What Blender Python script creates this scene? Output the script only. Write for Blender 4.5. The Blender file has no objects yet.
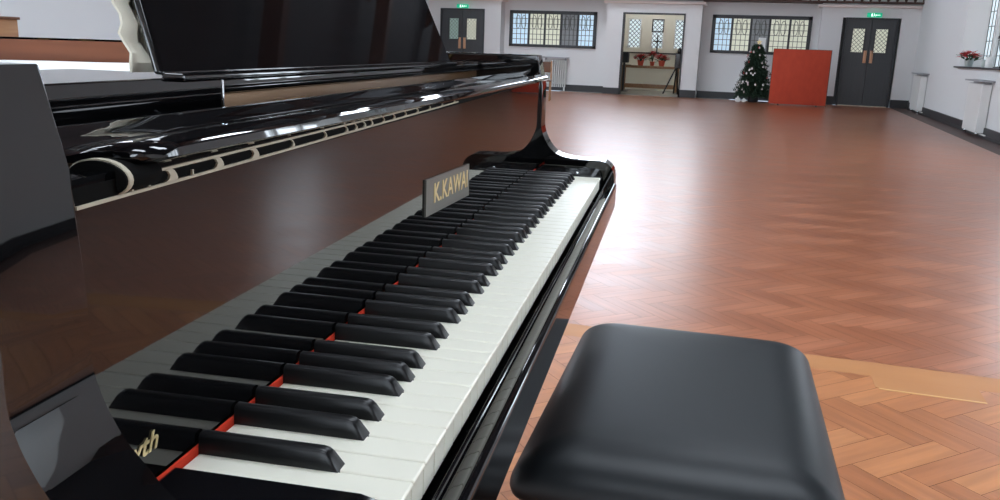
import bpy, bmesh, math, random
from mathutils import Vector, Matrix
random.seed(7)
PI = math.pi
C = bpy.context.scene.collection

# ------------------------------------------------------------------ materials
def mat(name, col, rough=0.5, metal=0.0, spec=0.5, coat=0.0, noise=None, bump=None, sheen=0, coat_rough=0.03, ior=None):
    m = bpy.data.materials.new(name); m.use_nodes = True
    nt = m.node_tree; b = nt.nodes['Principled BSDF']
    b.inputs['Base Color'].default_value = (*col, 1)
    b.inputs['Roughness'].default_value = rough
    b.inputs['Metallic'].default_value = metal
    b.inputs['Specular IOR Level'].default_value = spec
    b.inputs['Coat Weight'].default_value = coat
    b.inputs['Coat Roughness'].default_value = coat_rough
    if ior: b.inputs['IOR'].default_value = ior
    if noise:                                   # (scale xyz, colour 2)
        tc = nt.nodes.new('ShaderNodeTexCoord'); mp = nt.nodes.new('ShaderNodeMapping')
        mp.inputs['Scale'].default_value = noise[0]
        nz = nt.nodes.new('ShaderNodeTexNoise'); nz.inputs['Scale'].default_value = 1; nz.inputs['Detail'].default_value = 4
        rp = nt.nodes.new('ShaderNodeValToRGB')
        rp.color_ramp.elements[0].position = .3; rp.color_ramp.elements[1].position = .7
        rp.color_ramp.elements[0].color = (*col, 1); rp.color_ramp.elements[1].color = (*noise[1], 1)
        nt.links.new(tc.outputs['Object'], mp.inputs['Vector']); nt.links.new(mp.outputs[0], nz.inputs['Vector'])
        nt.links.new(nz.outputs['Fac'], rp.inputs['Fac']); nt.links.new(rp.outputs[0], b.inputs['Base Color'])
    if bump:                                    # (scale, strength, distance)
        tc = nt.nodes.new('ShaderNodeTexCoord')
        nz = nt.nodes.new('ShaderNodeTexNoise'); nz.inputs['Scale'].default_value = bump[0]; nz.inputs['Detail'].default_value = 3
        bp = nt.nodes.new('ShaderNodeBump'); bp.inputs['Strength'].default_value = bump[1]; bp.inputs['Distance'].default_value = bump[2]
        nt.links.new(tc.outputs['Object'], nz.inputs['Vector']); nt.links.new(nz.outputs['Fac'], bp.inputs['Height'])
        nt.links.new(bp.outputs[0], b.inputs['Normal'])
    return m
def glow(name, col, s):
    m = bpy.data.materials.new(name); m.use_nodes = True
    b = m.node_tree.nodes['Principled BSDF']
    b.inputs['Base Color'].default_value = (*[c*.5 for c in col], 1)
    b.inputs['Roughness'].default_value = .3
    b.inputs['Emission Color'].default_value = (*col, 1); b.inputs['Emission Strength'].default_value = s
    return m

def floor_mat(name, c1, c2, c3, r0, r1):
    m = bpy.data.materials.new(name); m.use_nodes = True
    nt = m.node_tree; N = nt.nodes; L = nt.links; b = N['Principled BSDF']
    at = N.new('ShaderNodeAttribute'); at.attribute_name = 'rnd_sheen'
    uv = N.new('ShaderNodeUVMap')
    mp = N.new('ShaderNodeMapping'); mp.inputs['Scale'].default_value = (3, 34, 1)
    L.new(uv.outputs[0], mp.inputs['Vector'])
    nz = N.new('ShaderNodeTexNoise'); nz.inputs['Scale'].default_value = 1.0; nz.inputs['Detail'].default_value = 5
    L.new(mp.outputs[0], nz.inputs['Vector'])
    rp = N.new('ShaderNodeValToRGB'); e = rp.color_ramp.elements
    e[0].position = 0; e[0].color = (*c1, 1); e[1].position = 1; e[1].color = (*c3, 1)
    k = e.new(.5); k.color = (*c2, 1)
    L.new(at.outputs['Fac'], rp.inputs['Fac'])
    mx = N.new('ShaderNodeMix'); mx.data_type = 'RGBA'; mx.blend_type = 'MULTIPLY'
    r2 = N.new('ShaderNodeValToRGB'); r2.color_ramp.elements[0].position = .3; r2.color_ramp.elements[0].color = (.80, .76, .72, 1)
    r2.color_ramp.elements[1].position = .65; r2.color_ramp.elements[1].color = (1.08, 1.06, 1.04, 1)
    L.new(nz.outputs['Fac'], r2.inputs['Fac'])
    mx.inputs[0].default_value = 1
    L.new(rp.outputs[0], mx.inputs[6]); L.new(r2.outputs[0], mx.inputs[7])
    L.new(mx.outputs[2], b.inputs['Base Color'])
    tc = N.new('ShaderNodeTexCoord'); n3 = N.new('ShaderNodeTexNoise'); n3.inputs['Scale'].default_value = 1.3
    L.new(tc.outputs['Object'], n3.inputs['Vector'])
    ad = N.new('ShaderNodeMath'); ad.operation = 'ADD'; L.new(at.outputs['Fac'], ad.inputs[0]); L.new(n3.outputs['Fac'], ad.inputs[1])
    mr = N.new('ShaderNodeMapRange'); mr.inputs['From Min'].default_value = .2; mr.inputs['From Max'].default_value = 1.7
    mr.inputs['To Min'].default_value = r0; mr.inputs['To Max'].default_value = r1
    L.new(ad.outputs[0], mr.inputs['Value']); L.new(mr.outputs[0], b.inputs['Roughness'])
    b.inputs['Coat Weight'].default_value = .35; b.inputs['Coat Roughness'].default_value = .30
    bp = N.new('ShaderNodeBump'); bp.inputs['Strength'].default_value = .15; bp.inputs['Distance'].default_value = .0012
    L.new(nz.outputs['Fac'], bp.inputs['Height']); L.new(bp.outputs[0], b.inputs['Normal'])
    return m

M = {}
M['black'] = mat('piano lacquer black', (.0022, .0022, .0026), 0.024, spec=.60, coat=0.0)
M['black_sm'] = mat('black smooth', (.004, .004, .005), .12, spec=.5)
M['ebony'] = mat('ebony key', (.007, .007, .0075), .30, spec=.35)
M['ivory'] = mat('ivory key', (.84, .82, .70), .30, spec=.4)
M['red_felt'] = mat('red felt', (.62, .05, .025), .9, spec=.1)
M['cream'] = mat('cream trim', (.42, .38, .29), .6)
M['dark'] = mat('slot dark', (.003, .003, .003), .9, spec=.1)
M['gold'] = mat('gold leaf', (.83, .66, .34), .3, metal=.55)
M['bronze'] = mat('bronze plate', (.12, .058, .019), .42, metal=.45)
M['brass'] = mat('brass', (.80, .52, .20), .28, metal=.9)
M['plate'] = mat('clear film over lacquer', (.105, .10, .088), .33, spec=.7)
M['inner'] = mat('mahogany inner rim', (.20, .065, .028), .4, noise=((3, 3, 40), (.13, .04, .018)))
M['cloth'] = mat('white cover cloth', (.86, .88, .88), .85)
M['cream_cloth'] = mat('cream cloth', (.72, .68, .56), .85)
M['leather'] = mat('black leather', (.0065, .009, .011), .42, spec=.30, bump=(900, .06, .0005))
M['chrome'] = mat('chrome', (.8, .82, .85), .12, metal=1)
M['wall'] = mat('wall paint', (.74, .74, .74), .75, bump=(14, .08, .004))
M['wall_blue'] = mat('wall paint pale', (.74, .80, .83), .75, bump=(14, .08, .004))
M['wall_cream'] = mat('wall paint cream', (.80, .79, .70), .75)
M['ledge'] = mat('ledge paint', (.80, .70, .66), .6)
M['ceil'] = mat('ceiling paint', (.62, .60, .57), .85, bump=(8, .1, .005))
M['roof'] = mat('sky tinted roof boards', (.050, .054, .064), .6, noise=((.6, 9, 9), (.038, .042, .050)))  # bluish tint puts reflected sky into the board colour
M['beamwood'] = mat('dark timber', (.075, .032, .022), .5, noise=((1, 8, 8), (.05, .02, .014)))
M['frame'] = mat('dark grey paint', (.030, .032, .036), .42)
M['door'] = mat('charcoal door paint', (.045, .048, .052), .42, noise=((30, 30, 1), (.055, .058, .062)))
M['skirt'] = mat('black skirting', (.030, .030, .032), .5)
M['lead'] = mat('lead came', (.10, .11, .10), .6)
M['handle'] = mat('wood pull plate', (.62, .34, .20), .4)
M['redboard'] = mat('red felt board', (.56, .070, .032), .9, noise=((9, 9, 5), (.50, .058, .028)))
M['rad'] = mat('radiator enamel', (.80, .80, .78), .35)
M['radtop'] = mat('grey shelf', (.36, .36, .38), .5)
M['pine'] = mat('fir needles', (.018, .045, .028), .8, noise=((20, 20, 20), (.035, .075, .04)))
M['leaf'] = mat('dark leaf', (.03, .09, .03), .6)
M['bract'] = mat('poinsettia red', (.62, .02, .03), .6)
M['pot'] = mat('foil pot', (.55, .62, .60), .35, metal=.3)
M['redpot'] = mat('red pot', (.75, .13, .08), .5)
M['white'] = mat('white paint', (.82, .83, .82), .5)
M['silver'] = mat('silver bauble', (.85, .82, .78), .25, metal=.5)
M['redball'] = mat('red bauble', (.5, .03, .03), .3)
M['table'] = mat('table oak', (.38, .21, .10), .45, noise=((2, 20, 20), (.28, .14, .07)))
M['chairwood'] = mat('brown chair wood', (.16, .07, .035), .45, noise=((20, 20, 2), (.10, .045, .025)))
M['vfloor'] = mat('vestibule floor', (.55, .54, .50), .22, noise=((2, 2, 1), (.48, .47, .44)))
M['thresh'] = mat('threshold strip', (.60, .52, .40), .3, metal=.4)
M['green'] = glow('exit green', (.0, .42, .22), .8)
M['signwhite'] = glow('exit white', (.85, 1, .92), 1.2)
SKY = 8.0
M['sky'] = glow('daylight glass', (.80, .90, 1.0), SKY)
M['fill_skylight'] = glow('added roof glow', (.82, .90, 1.0), 13.0)
M['skyhi'] = glow('high daylight glass', (.78, .87, 1.0), 7.6)
M['skysoft'] = glow('soft daylight glass', (.80, .93, 1.0), .62)
M['paneblue'] = glow('lit pane blue', (.62, .82, 1.0), .55)
M['panecream'] = glow('lit pane cream', (.80, .82, .68), .46)
M['panegrey'] = glow('dim pane', (.30, .32, .34), .20)
M['panegreen'] = glow('pale green pane', (.30, .42, .38), .45)
M['fill_lamp'] = glow('vestibule fill glow', (1.0, .86, .70), 10)
M['gap'] = mat('floor joint', (.03, .012, .008), .6)
M['floor_hall'] = floor_mat('herringbone hall', (.305, .100, .044), (.345, .118, .053), (.42, .155, .076), .27, .37)
M['floor_stage'] = floor_mat('herringbone stage', (.33, .112, .036), (.42, .150, .049), (.50, .20, .068), .34, .46)
M['nosing'] = mat('oak nosing', (.40, .165, .055), .45, noise=((6, 3, 1), (.46, .20, .070)))
M['nosing_lt'] = mat('pale oak splint', (.60, .35, .14), .35)

# ------------------------------------------------------------------ helpers
def box(bm, x0, x1, y0, y1, z0, z1, bev=0, seg=2):
    r = bmesh.ops.create_cube(bm, size=1)
    vs = r['verts']
    for v in vs:
        v.co.x = x0 + (v.co.x+.5)*(x1-x0); v.co.y = y0 + (v.co.y+.5)*(y1-y0); v.co.z = z0 + (v.co.z+.5)*(z1-z0)
    if bev:
        es = list({e for v in vs for e in v.link_edges})
        bmesh.ops.bevel(bm, geom=es, offset=bev, segments=seg, profile=.5, affect='EDGES')
def prism(bm, pts, axis, a, b, bev=0, seg=2, which=None):
    """extrude a polygon; axis 'x': pts=(y,z); 'y': pts=(x,z); 'z': pts=(x,y)"""
    def mk(p, t):
        return {'x': (t, p[0], p[1]), 'y': (p[0], t, p[1]), 'z': (p[0], p[1], t)}[axis]
    A = [bm.verts.new(mk(p, a)) for p in pts]; B = [bm.verts.new(mk(p, b)) for p in pts]
    n = len(pts); fs = [bm.faces.new(A), bm.faces.new(B[::-1])]
    for i in range(n): fs.append(bm.faces.new((A[i], B[i], B[(i+1) % n], A[(i+1) % n])))
    if bev:
        es = set()
        for i in range(n):
            for V in (A, B):
                e = bm.edges.get((V[i], V[(i+1) % n]))
                if e: es.add(e)
        bmesh.ops.bevel(bm, geom=list(es), offset=bev, segments=seg, profile=.5, affect='EDGES')
    return fs
def tube(bm, p, q, r, r2=None, n=10):
    p, q = Vector(p), Vector(q); d = q-p
    if d.length < 1e-6: return
    mtx = Matrix.Translation((p+q)/2) @ d.to_track_quat('Z', 'Y').to_matrix().to_4x4()
    bmesh.ops.create_cone(bm, cap_ends=True, segments=n, radius1=r, radius2=r if r2 is None else r2, depth=d.length, matrix=mtx)
def lathe(bm, prof, cx=0, cy=0, n=20):
    rings = []
    for r, z in prof:
        rings.append([bm.verts.new((cx+r*math.cos(2*PI*i/n), cy+r*math.sin(2*PI*i/n), z)) for i in range(n)])
    for a, b in zip(rings, rings[1:]):
        for i in range(n): bm.faces.new((a[i], a[(i+1) % n], b[(i+1) % n], b[i]))
    bm.faces.new(rings[0][::-1]); bm.faces.new(rings[-1])
def ball(bm, c, r, s=2, sc=(1, 1, 1)):
    bmesh.ops.create_icosphere(bm, subdivisions=s, radius=r, matrix=Matrix.Translation(c) @ Matrix.Diagonal((*sc, 1)))
def obj(name, bm, m, parent=None, smooth=False, label=None, angle=35):
    bmesh.ops.recalc_face_normals(bm, faces=bm.faces)
    me = bpy.data.meshes.new(name); bm.to_mesh(me); bm.free()
    o = bpy.data.objects.new(name, me); C.objects.link(o)
    for k in (m if isinstance(m, (list, tuple)) else [m]): me.materials.append(M[k])
    if smooth:
        for p in me.polygons: p.use_smooth = True
        me.set_sharp_from_angle(angle=math.radians(angle))
        if m in ('black', 'black_sm', 'frame', 'ivory', 'rad', 'nosing'):
            wn = o.modifiers.new('wn', 'WEIGHTED_NORMAL'); wn.keep_sharp = True; wn.weight = 70
    if parent: o.parent = parent
    if label: o['label'] = label
    return o
def part(name, fn, m, parent=None, smooth=True, label=None, angle=35):
    bm = bmesh.new(); fn(bm); return obj(name, bm, m, parent, smooth, label, angle)
def bxs(name, m, parent, *args, bev=0, label=None):
    def f(bm):
        for a in args: box(bm, *a, bev=bev)
    return part(name, f, m, parent, smooth=bool(bev), label=label)
def thing(name, label, cat, loc=(0, 0, 0), rz=0, group=None):
    o = bpy.data.objects.new(name, None); C.objects.link(o); o.empty_display_size = .1
    o.location = loc; o.rotation_euler = (0, 0, rz); tag(o, label, cat, group); return o
def tag(o, label, cat, group=None):
    o['label'] = label; o['category'] = cat
    if group: o['group'] = group
    return o
def struct(o): o['kind'] = 'structure'; return o
def sbox(name, m, *args, bev=0): return struct(bxs(name, m, None, *args, bev=bev))
def copy_tree(o, parent=None):
    c = o.copy(); C.objects.link(c); c.parent = parent
    for ch in o.children: copy_tree(ch, c)
    return c

# ------------------------------------------------------------------ hall frame
# X along the hall, Y across (left +), Z up. hall floor z = 0, stage floor z = .19
XB, XR = 23.0, 23.4          # front plane of the bays, recessed wall plane
YR, YL = -3.75, 9.15
X0 = -6.5
ST, SX = .19, 2.52
CZ = 8.2

def herring(name, m, x0, x1, y0, y1, z, W=.078, n=4, gap=.0006, ang=PI/4, off=(0, 0)):
    L = W*n; ca, sa = math.cos(ang), math.sin(ang)
    verts, faces, rnd_sheen, uvs = [], [], [], []
    cx, cy = (x0+x1)/2, (y0+y1)/2
    R = math.hypot(x1-x0, y1-y0)/2 + L
    K = int(R/W)+2
    def clip(P, ax, lim, sgn):
        out = []
        for i in range(len(P)):
            a, b = P[i], P[(i+1) % len(P)]
            da, db = sgn*(a[ax]-lim), sgn*(b[ax]-lim)
            if da >= 0: out.append(a)
            if (da >= 0) != (db >= 0):
                t = da/(da-db); out.append(tuple(a[k]+(b[k]-a[k])*t for k in range(4)))
        return out
    rr = random.Random(3)
    Jm = int(R/(L*1.2))+3
    for j in range(-Jm, Jm+1):
        for i in range(-2*K, 2*K+1):
            for kind in (0, 1):
                px = (i + n*j)*W; py = (i - n*j)*W
                if kind == 0: a0, a1, b0, b1 = px, px+L, py, py+W
                else: a0, a1, b0, b1 = px+L, px+L+W, py+W-L, py+W
                mx_, my_ = (a0+a1)/2, (b0+b1)/2
                wx, wy = cx+off[0]+ca*mx_-sa*my_, cy+off[1]+sa*mx_+ca*my_
                if wx < x0-L or wx > x1+L or wy < y0-L or wy > y1+L: continue
                a0 += gap; a1 -= gap; b0 += gap; b1 -= gap
                u = rr.random()*50; v = rr.random()*50
                q = [(a0, b0), (a1, b0), (a1, b1), (a0, b1)]
                uvq = [(0, 0), (L, 0), (L, W), (0, W)] if kind == 0 else [(0, 0), (0, W), (L, W), (L, 0)]
                P = [(cx+off[0]+ca*s-sa*t, cy+off[1]+sa*s+ca*t, u+uu, v+vv) for (s, t), (uu, vv) in zip(q, uvq)]
                for ax, lim, sg in ((0, x0, 1), (0, x1, -1), (1, y0, 1), (1, y1, -1)):
                    P = clip(P, ax, lim, sg)
                    if not P: break
                if len(P) < 3: continue
                s = len(verts)
                verts += [(p[0], p[1], z) for p in P]; uvs += [(p[2], p[3]) for p in P]
                faces.append(tuple(range(s, s+len(P)))); rnd_sheen.append(rr.random()*.68+.32*kind)  # random tone plus orientation sheen painted into the block colour
    # the screed below shows in the joints
    s = len(verts); verts += [(x0, y0, z-.0015), (x1, y0, z-.0015), (x1, y1, z-.0015), (x0, y1, z-.0015)]
    uvs += [(0, 0)]*4; faces.append((s, s+1, s+2, s+3)); rnd_sheen.append(0)
    # underside body
    s = len(verts)
    for zz in (z-.002, z-.06):
        verts += [(x0, y0, zz), (x1, y0, zz), (x1, y1, zz), (x0, y1, zz)]; uvs += [(0, 0)]*4
    for f in ((0, 1, 5, 4), (1, 2, 6, 5), (2, 3, 7, 6), (3, 0, 4, 7), (7, 6, 5, 4)):
        faces.append(tuple(s+k for k in f)); rnd_sheen.append(0)
    me = bpy.data.meshes.new(name); me.from_pydata(verts, [], faces)
    uvl = me.uv_layers.new(name='UVMap')
    for lp in me.loops: uvl.data[lp.index].uv = uvs[lp.vertex_index]
    at = me.attributes.new('rnd_sheen', 'FLOAT', 'FACE'); at.data.foreach_set('value', rnd_sheen)
    me.materials.append(M[m]); me.materials.append(M['gap'])
    for p in me.polygons[-6:]: p.material_index = 1
    o = bpy.data.objects.new(name, me); C.objects.link(o); return struct(o)

herring('floor', 'floor_hall', SX-.4, XB+.0, YR+.42, YL, 0, off=(.05, .02))
sbox('trim_1', 'beamwood', (SX-.4, XR, YR-.02, YR+.418, -.06, -.0005))            # dark boards along the right wall
herring('floor_platform', 'floor_stage', X0, SX-.135, YR, YL, ST, off=(.03, .11))
# nosing of the platform, with the patched splint
def nose(bm):
    box(bm, SX-.135, SX, YR, YL, ST-.045, ST-.0002, bev=.003)
sN = struct(part('trim_2', nose, 'nosing'))
sbox('trim_3', 'nosing', (SX-.235, SX-.136, -1.03, -.725, ST-.01, ST+.0006))
sbox('trim_17', 'nosing_lt', (SX-.245, SX-.2352, -1.03, -.735, ST-.01, ST+.0008))
sbox('wall_platform', 'beamwood', (SX-.04, SX-.015, YR, YL, 0, ST-.045))

# right wall with tall windows
WINS = [(14.5, 17.75), (9.7, 12.9), (1.2, 4.42)]
WZ0, WZ1 = 1.10, 3.1
EZ = 3.3
def rwall(bm):
    xs = [X0-.3] + [v for w in sorted(WINS) for v in w] + [XR+.3]
    for i in range(0, len(xs), 2): box(bm, xs[i], xs[i+1], YR-.5, YR, 0, EZ)
    for a, b in WINS: box(bm, a, b, YR-.5, YR, 0, WZ0-.03); box(bm, a, b, YR-.5, YR, WZ1, EZ)
struct(part('wall_right', rwall, 'wall', smooth=False))
def window_tall(i, a, b):
    """leaded window in the right wall with stone mullions"""
    y = YR-.34
    w = struct(bxs(f'window_{i}', 'white', None, *[(x-.06, x+.06, y-.07, y+.07, WZ0, WZ1) for x in (a+.05, a+(b-a)/3, a+2*(b-a)/3, b-.05)],
            (a, b, y-.07, y+.07, WZ1-.12, WZ1), (a, b, y-.05, y+.05, 2.5, 2.6), bev=.02))
    bxs('pane', 'skysoft' if i == 1 else 'sky', w, (a, b, y-.02, y-.01, WZ0, WZ1))
    def came(bm):
        n = int((b-a)/.22)
        for k in range(1, n): x = a+(b-a)*k/n; box(bm, x-.007, x+.007, y-.008, y+.004, WZ0, WZ1)
        k = WZ0+.2
        while k < WZ1: box(bm, a, b, y-.008, y+.004, k-.006, k+.006); k += .26
    if i == 1: part('came', came, 'lead', w, smooth=False)
    def reveal(bm):
        pts = [(b-.001, YR-.34), (b-.001, YR-.0), (b-.22, YR-.34)]
        prism(bm, pts, 'z', WZ0, WZ1)
        prism(bm, [(a+.001, YR-.34), (a+.22, YR-.34), (a+.001, YR-.0)], 'z', WZ0, WZ1)
    part('reveal', reveal, 'white', w, smooth=False)
    s = bxs('sill', 'frame', w, (a-.05, b+.12, YR-.33, YR+.07, WZ0-.03, WZ0-.001), bev=.006)
for i, (a, b) in enumerate(WINS): window_tall(i+1, a, b)

# left wall with unseen windows added for daylight, rear wall with windows
LW = [(-4.5, -1.2), (1.6, 4.9), (14.0, 17.2)]
def lwall(bm):
    xs = [X0-.3] + [v for w in LW for v in w] + [XR+.3]
    for i in range(0, len(xs), 2): box(bm, xs[i], xs[i+1], YL, YL+.4, 0, EZ)
    for a, b in LW: box(bm, a, b, YL, YL+.4, 0, 1.1); box(bm, a, b, YL, YL+.4, WZ1, EZ)
struct(part('wall_left', lwall, 'wall_blue', smooth=False))
for k, (a, b) in enumerate(LW):
    w = struct(bxs(f'window_{k+5}', 'white', None, *[(x-.05, x+.05, YL+.2, YL+.3, 1.1, WZ1) for x in (a+.05, a+(b-a)/3, a+2*(b-a)/3, b-.05)],
            (a, b, YL+.2, YL+.3, WZ1-.1, WZ1), (a, b, YL+.2, YL+.3, 1.1, 1.2), bev=.02))
    bxs('pane', 'sky', w, (a, b, YL+.27, YL+.28, 1.1, WZ1))
RW = [(-1.6, -.5), (.1, 1.2), (4.6, 6.6)]
def bwall(bm):
    ys = [YR-.5] + [v for w in RW for v in w] + [YL+.4]
    for i in range(0, len(ys), 2): box(bm, X0-.3, X0, ys[i], ys[i+1], 0, CZ)
    for a, b in RW: box(bm, X0-.3, X0, a, b, 0, 1.4); box(bm, X0-.3, X0, a, b, 4.2, CZ)
struct(part('wall_rear', bwall, 'wall', smooth=False))
for k, (a, b) in enumerate(RW):
    w = struct(bxs(f'window_{k+8}', 'white', None, (X0-.22, X0-.12, a, a+.08, 1.4, 4.2), (X0-.22, X0-.12, b-.08, b, 1.4, 4.2), (X0-.22, X0-.12, a, b, 2.9, 3.0),
            (X0-.22, X0-.12, a, b, 1.4, 1.5), (X0-.22, X0-.12, a, b, 4.1, 4.2), bev=.02))
    bxs('pane', 'sky', w, (X0-.2, X0-.19, a, b, 1.4, 4.2))

# unseen timber roof, pitched low so the desk reflects dark, with tie beams
EZ, YM = 3.3, (YR+YL)/2
struct(part('ceiling', lambda bm: prism(bm, [(YR-.6, EZ-.13), (YM, CZ), (YL+.6, EZ-.13), (YL+.6, EZ+.1), (YM, CZ+.25), (YR-.6, EZ+.1)], 'x', X0-.3, 25.2), 'roof', smooth=False))
for k in range(6):
    x = X0+2.2+k*4.7
    def tr(bm, x=x):
        box(bm, x-.12, x+.12, YR+2.2, YL-2.2, CZ-2.95, CZ-2.67, bev=.02)
        box(bm, x-.10, x+.10, YM-.14, YM+.14, CZ-2.67, CZ-.1)
        for sg in (-1, 1): prism(bm, [(YM+sg*6.44, EZ-.03), (YM+sg*6.44, EZ-.35), (YM, CZ-.30), (YM, CZ-.02)], 'x', x-.1, x+.1)
    struct(part(f'trim_{k+4}', tr, 'beamwood', smooth=False))

# back wall: three projecting bays (left door, central opening, right door), recesses between
def bay_wall(bm):
    T = 2.56
    box(bm, XB, XB+.15, 1.47, 1.89, 0, T); box(bm, XB, XB+.15, 3.54, 3.97, 0, T); box(bm, XB, XB+.15, 1.89, 3.54, 2.17, T)
    box(bm, XB+.15, XR+.1, 1.47, 1.65, 0, T); box(bm, XB+.15, XR+.1, 3.79, 3.97, 0, T)
    box(bm, XB, XB+.15, -1.98, -1.47, 0, T); box(bm, XB, XB+.15, -3.75, -3.32, 0, T); box(bm, XB, XB+.15, -3.32, -1.98, 2.165, T)
    box(bm, XB+.15, XR+.1, -1.65, -1.47, 0, T)
    box(bm, XB, XB+.15, 6.98, 7.46, 0, T); box(bm, XB, XB+.15, 8.78, 9.15, 0, T); box(bm, XB, XB+.15, 7.46, 8.78, 2.175, T)
    box(bm, XB+.15, XR+.1, 6.98, 7.16, 0, T)
struct(part('wall_bays', bay_wall, 'wall', smooth=False))
def recess_wall(bm):
    T = 2.9
    for (a, b) in ((4.32, 6.83), (-1.28, 1.22)):
        lo, hi = (3.97, 6.98) if a > 0 else (-1.47, 1.47)
        box(bm, XR, XR+.15, lo, a, 0, T); box(bm, XR, XR+.15, b, hi, 0, T)
        box(bm, XR, XR+.15, a, b, 0, 1.195); box(bm, XR, XR+.15, a, b, 2.175, T)
struct(part('wall_back', recess_wall, 'wall', smooth=False))
sbox('trim_10', 'ledge', (XB-.12, XR, 1.38, 4.06, 2.40, 2.47), bev=.015)
sbox('trim_11', 'ledge', (XB-.12, XR, -3.74, -1.38, 2.40, 2.47), bev=.015)
sbox('trim_12', 'ledge', (XB-.12, XR, 6.89, 9.14, 2.39, 2.46), bev=.015)
sbox('baseboard_back', 'skirt', (XR-.03, XR, 3.97, 6.98, 0, .18), (XR-.03, XR, -1.47, 1.47, 0, .18), (XB-.02, XB, 1.47, 1.93, 0, .2), (XB-.02, XB, 3.52, 3.97, 0, .17),
     (XB-.02, XB, -1.98, -1.47, 0, .22), (XB-.02, XB, -3.75, -3.32, 0, .2), (XB-.02, XB, 6.98, 7.44, 0, .18))
sbox('baseboard_right', 'skirt', (SX, XB, YR, YR+.03, 0, .16), (SX, XB, YR+.03, YR+.05, 0, .05))
sbox('baseboard_left', 'skirt', (SX, XB, YL-.03, YL, 0, .16))
# gallery front above, end wall with the big window
def gal(bm):
    box(bm, XB-.2, XB-.08, -.95, YL, 2.53, 2.72, bev=.01)
    box(bm, XB-.2, XB-.08, YR, -.95, 3.35, 3.47, bev=.01)
    # fretwork at the right
    y = YR
    while y < -.95:
        for s in range(12):
            a0, a1 = PI*s/12, PI*(s+1)/12
            for cz, sg in ((2.56, 1), (3.35, -1), (2.95, -1), (2.95, 1)):
                p = (XB-.14, y+.1+.09*math.cos(a0), cz+sg*.17*math.sin(a0)); q = (XB-.14, y+.1+.09*math.cos(a1), cz+sg*.17*math.sin(a1))
                tube(bm, p, q, .022, n=6)
        tube(bm, (XB-.14, y, 2.54), (XB-.14, y, 3.37), .022, n=6)
        y += .2
    box(bm, XB-.2, XR+1.3, YR, YL, 2.50, 2.545)
struct(part('trim_13', gal, 'beamwood', smooth=False))
sbox('trim_14', 'white', (XB+.06, XB+.08, YR, -.95, 2.55, 3.35))  # white board standing in for the bright window behind the fretwork
EW = [(2.72, 5.0, 'skyhi'), (1.35, 2.45, 'sky')]
def ewall(bm):
    X = 24.7
    segs = sorted((a, b) for a, b, _ in EW)
    ys = [YR-.5] + [v for s in segs for v in s] + [YL+.4]
    for i in range(0, len(ys), 2): box(bm, X, X+.3, ys[i], ys[i+1], 2.5, CZ)
    for a, b in segs: box(bm, X, X+.3, a, b, 2.5, 2.7); box(bm, X, X+.3, a, b, 7.0 if b > 4 else 5.2, CZ)
struct(part('wall_end', ewall, 'wall', smooth=False))
for k, (a, b, mm) in enumerate(EW):
    top = 7.0 if b > 4 else 5.2; X = 24.85; n = 3 if b-a > 1.5 else 2
    w = struct(bxs(f'window_{k+11}', 'white', None, *[(X-.06, X+.05, a+(b-a)*q/n-.04, a+(b-a)*q/n+.04, 2.7, top) for q in range(n+1)], (X-.06, X+.05, a, b, 4.2, 4.28), bev=.01))
    bxs('pane', mm, w, (X, X+.01, a, b, 2.7, top))

# ---------------- internal leaded windows
def came_light(bm, x, ya, yb, z0, z1, ovals=True, nv=4, nh=6, t=.007):
    for k in range(1, nv): y = ya+(yb-ya)*k/nv; box(bm, x-.006, x+.006, y-t, y+t, z0, z1)
    for k in range(1, nh): z = z0+(z1-z0)*k/nh; box(bm, x-.006, x+.006, ya, yb, z-t, z+t)
    if ovals:
        for cy in (ya+(yb-ya)*.32, ya+(yb-ya)*.68):
            cz = z0+(z1-z0)*.72; ry, rz = (yb-ya)*.13, (z1-z0)*.22
            for s in range(14):
                a0, a1 = 2*PI*s/14, 2*PI*(s+1)/14
                tube(bm, (x-.008, cy+ry*math.cos(a0), cz+rz*math.sin(a0)), (x-.008, cy+ry*math.cos(a1), cz+rz*math.sin(a1)), t*1.1, n=5)
def came_diamond(bm, x, ya, yb, z0, z1, step=.11, t=.006):
    w = yb-ya; h = z1-z0; k = -h
    while k < w:
        for sg in (1, -1):
            pts = []
            # line: y = ya + k + s, z = z0 + s (or mirrored)
            s0 = max(0, -k); s1 = min(h, w-k)
            if s1 > s0:
                if sg == 1: p, q = (x, ya+k+s0, z0+s0), (x, ya+k+s1, z0+s1)
                else: p, q = (x, ya+k+s0, z1-s0), (x, ya+k+s1, z1-s1)
                tube(bm, p, q, t, n=5)
        k += step
def internal_window(n, Ya, Yb, Z0, Z1, mull, panes):
    w = struct(bxs(f'window_{n}', 'frame', None, (XR-.04, XR+.06, Ya, Ya+.09, Z0, Z1), (XR-.04, XR+.06, Yb-.09, Yb, Z0, Z1), (XR-.04, XR+.06, Ya, Yb, Z0, Z0+.075),
        (XR-.04, XR+.06, Ya, Yb, Z1-.09, Z1), *[(XR-.02, XR+.05, m-.028, m+.028, Z0, Z1) for m in mull], bev=.006))
    ys = [Ya+.09] + sorted(mull) + [Yb-.09]
    for i in range(len(ys)-1):
        bxs('pane', panes[i], w, (XR+.02, XR+.03, ys[i], ys[i+1], Z0+.07, Z1-.08))
        part('came', lambda bm: came_light(bm, XR+.008, ys[i], ys[i+1], Z0+.07, Z1-.08), 'lead', w, smooth=False)
    return w
# panes listed from right (low Y) to left
internal_window(15, 4.32, 6.83, 1.185, 2.177, [6.264, 5.797, 5.33, 4.85], ['paneblue', 'panegrey', 'panecream', 'panecream', 'paneblue'])
internal_window(16, -1.28, 1.22, 1.195, 2.18, [.701, .22, -.25, -.75], ['panecream', 'panecream', 'panegrey', 'panecream', 'paneblue'])

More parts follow.
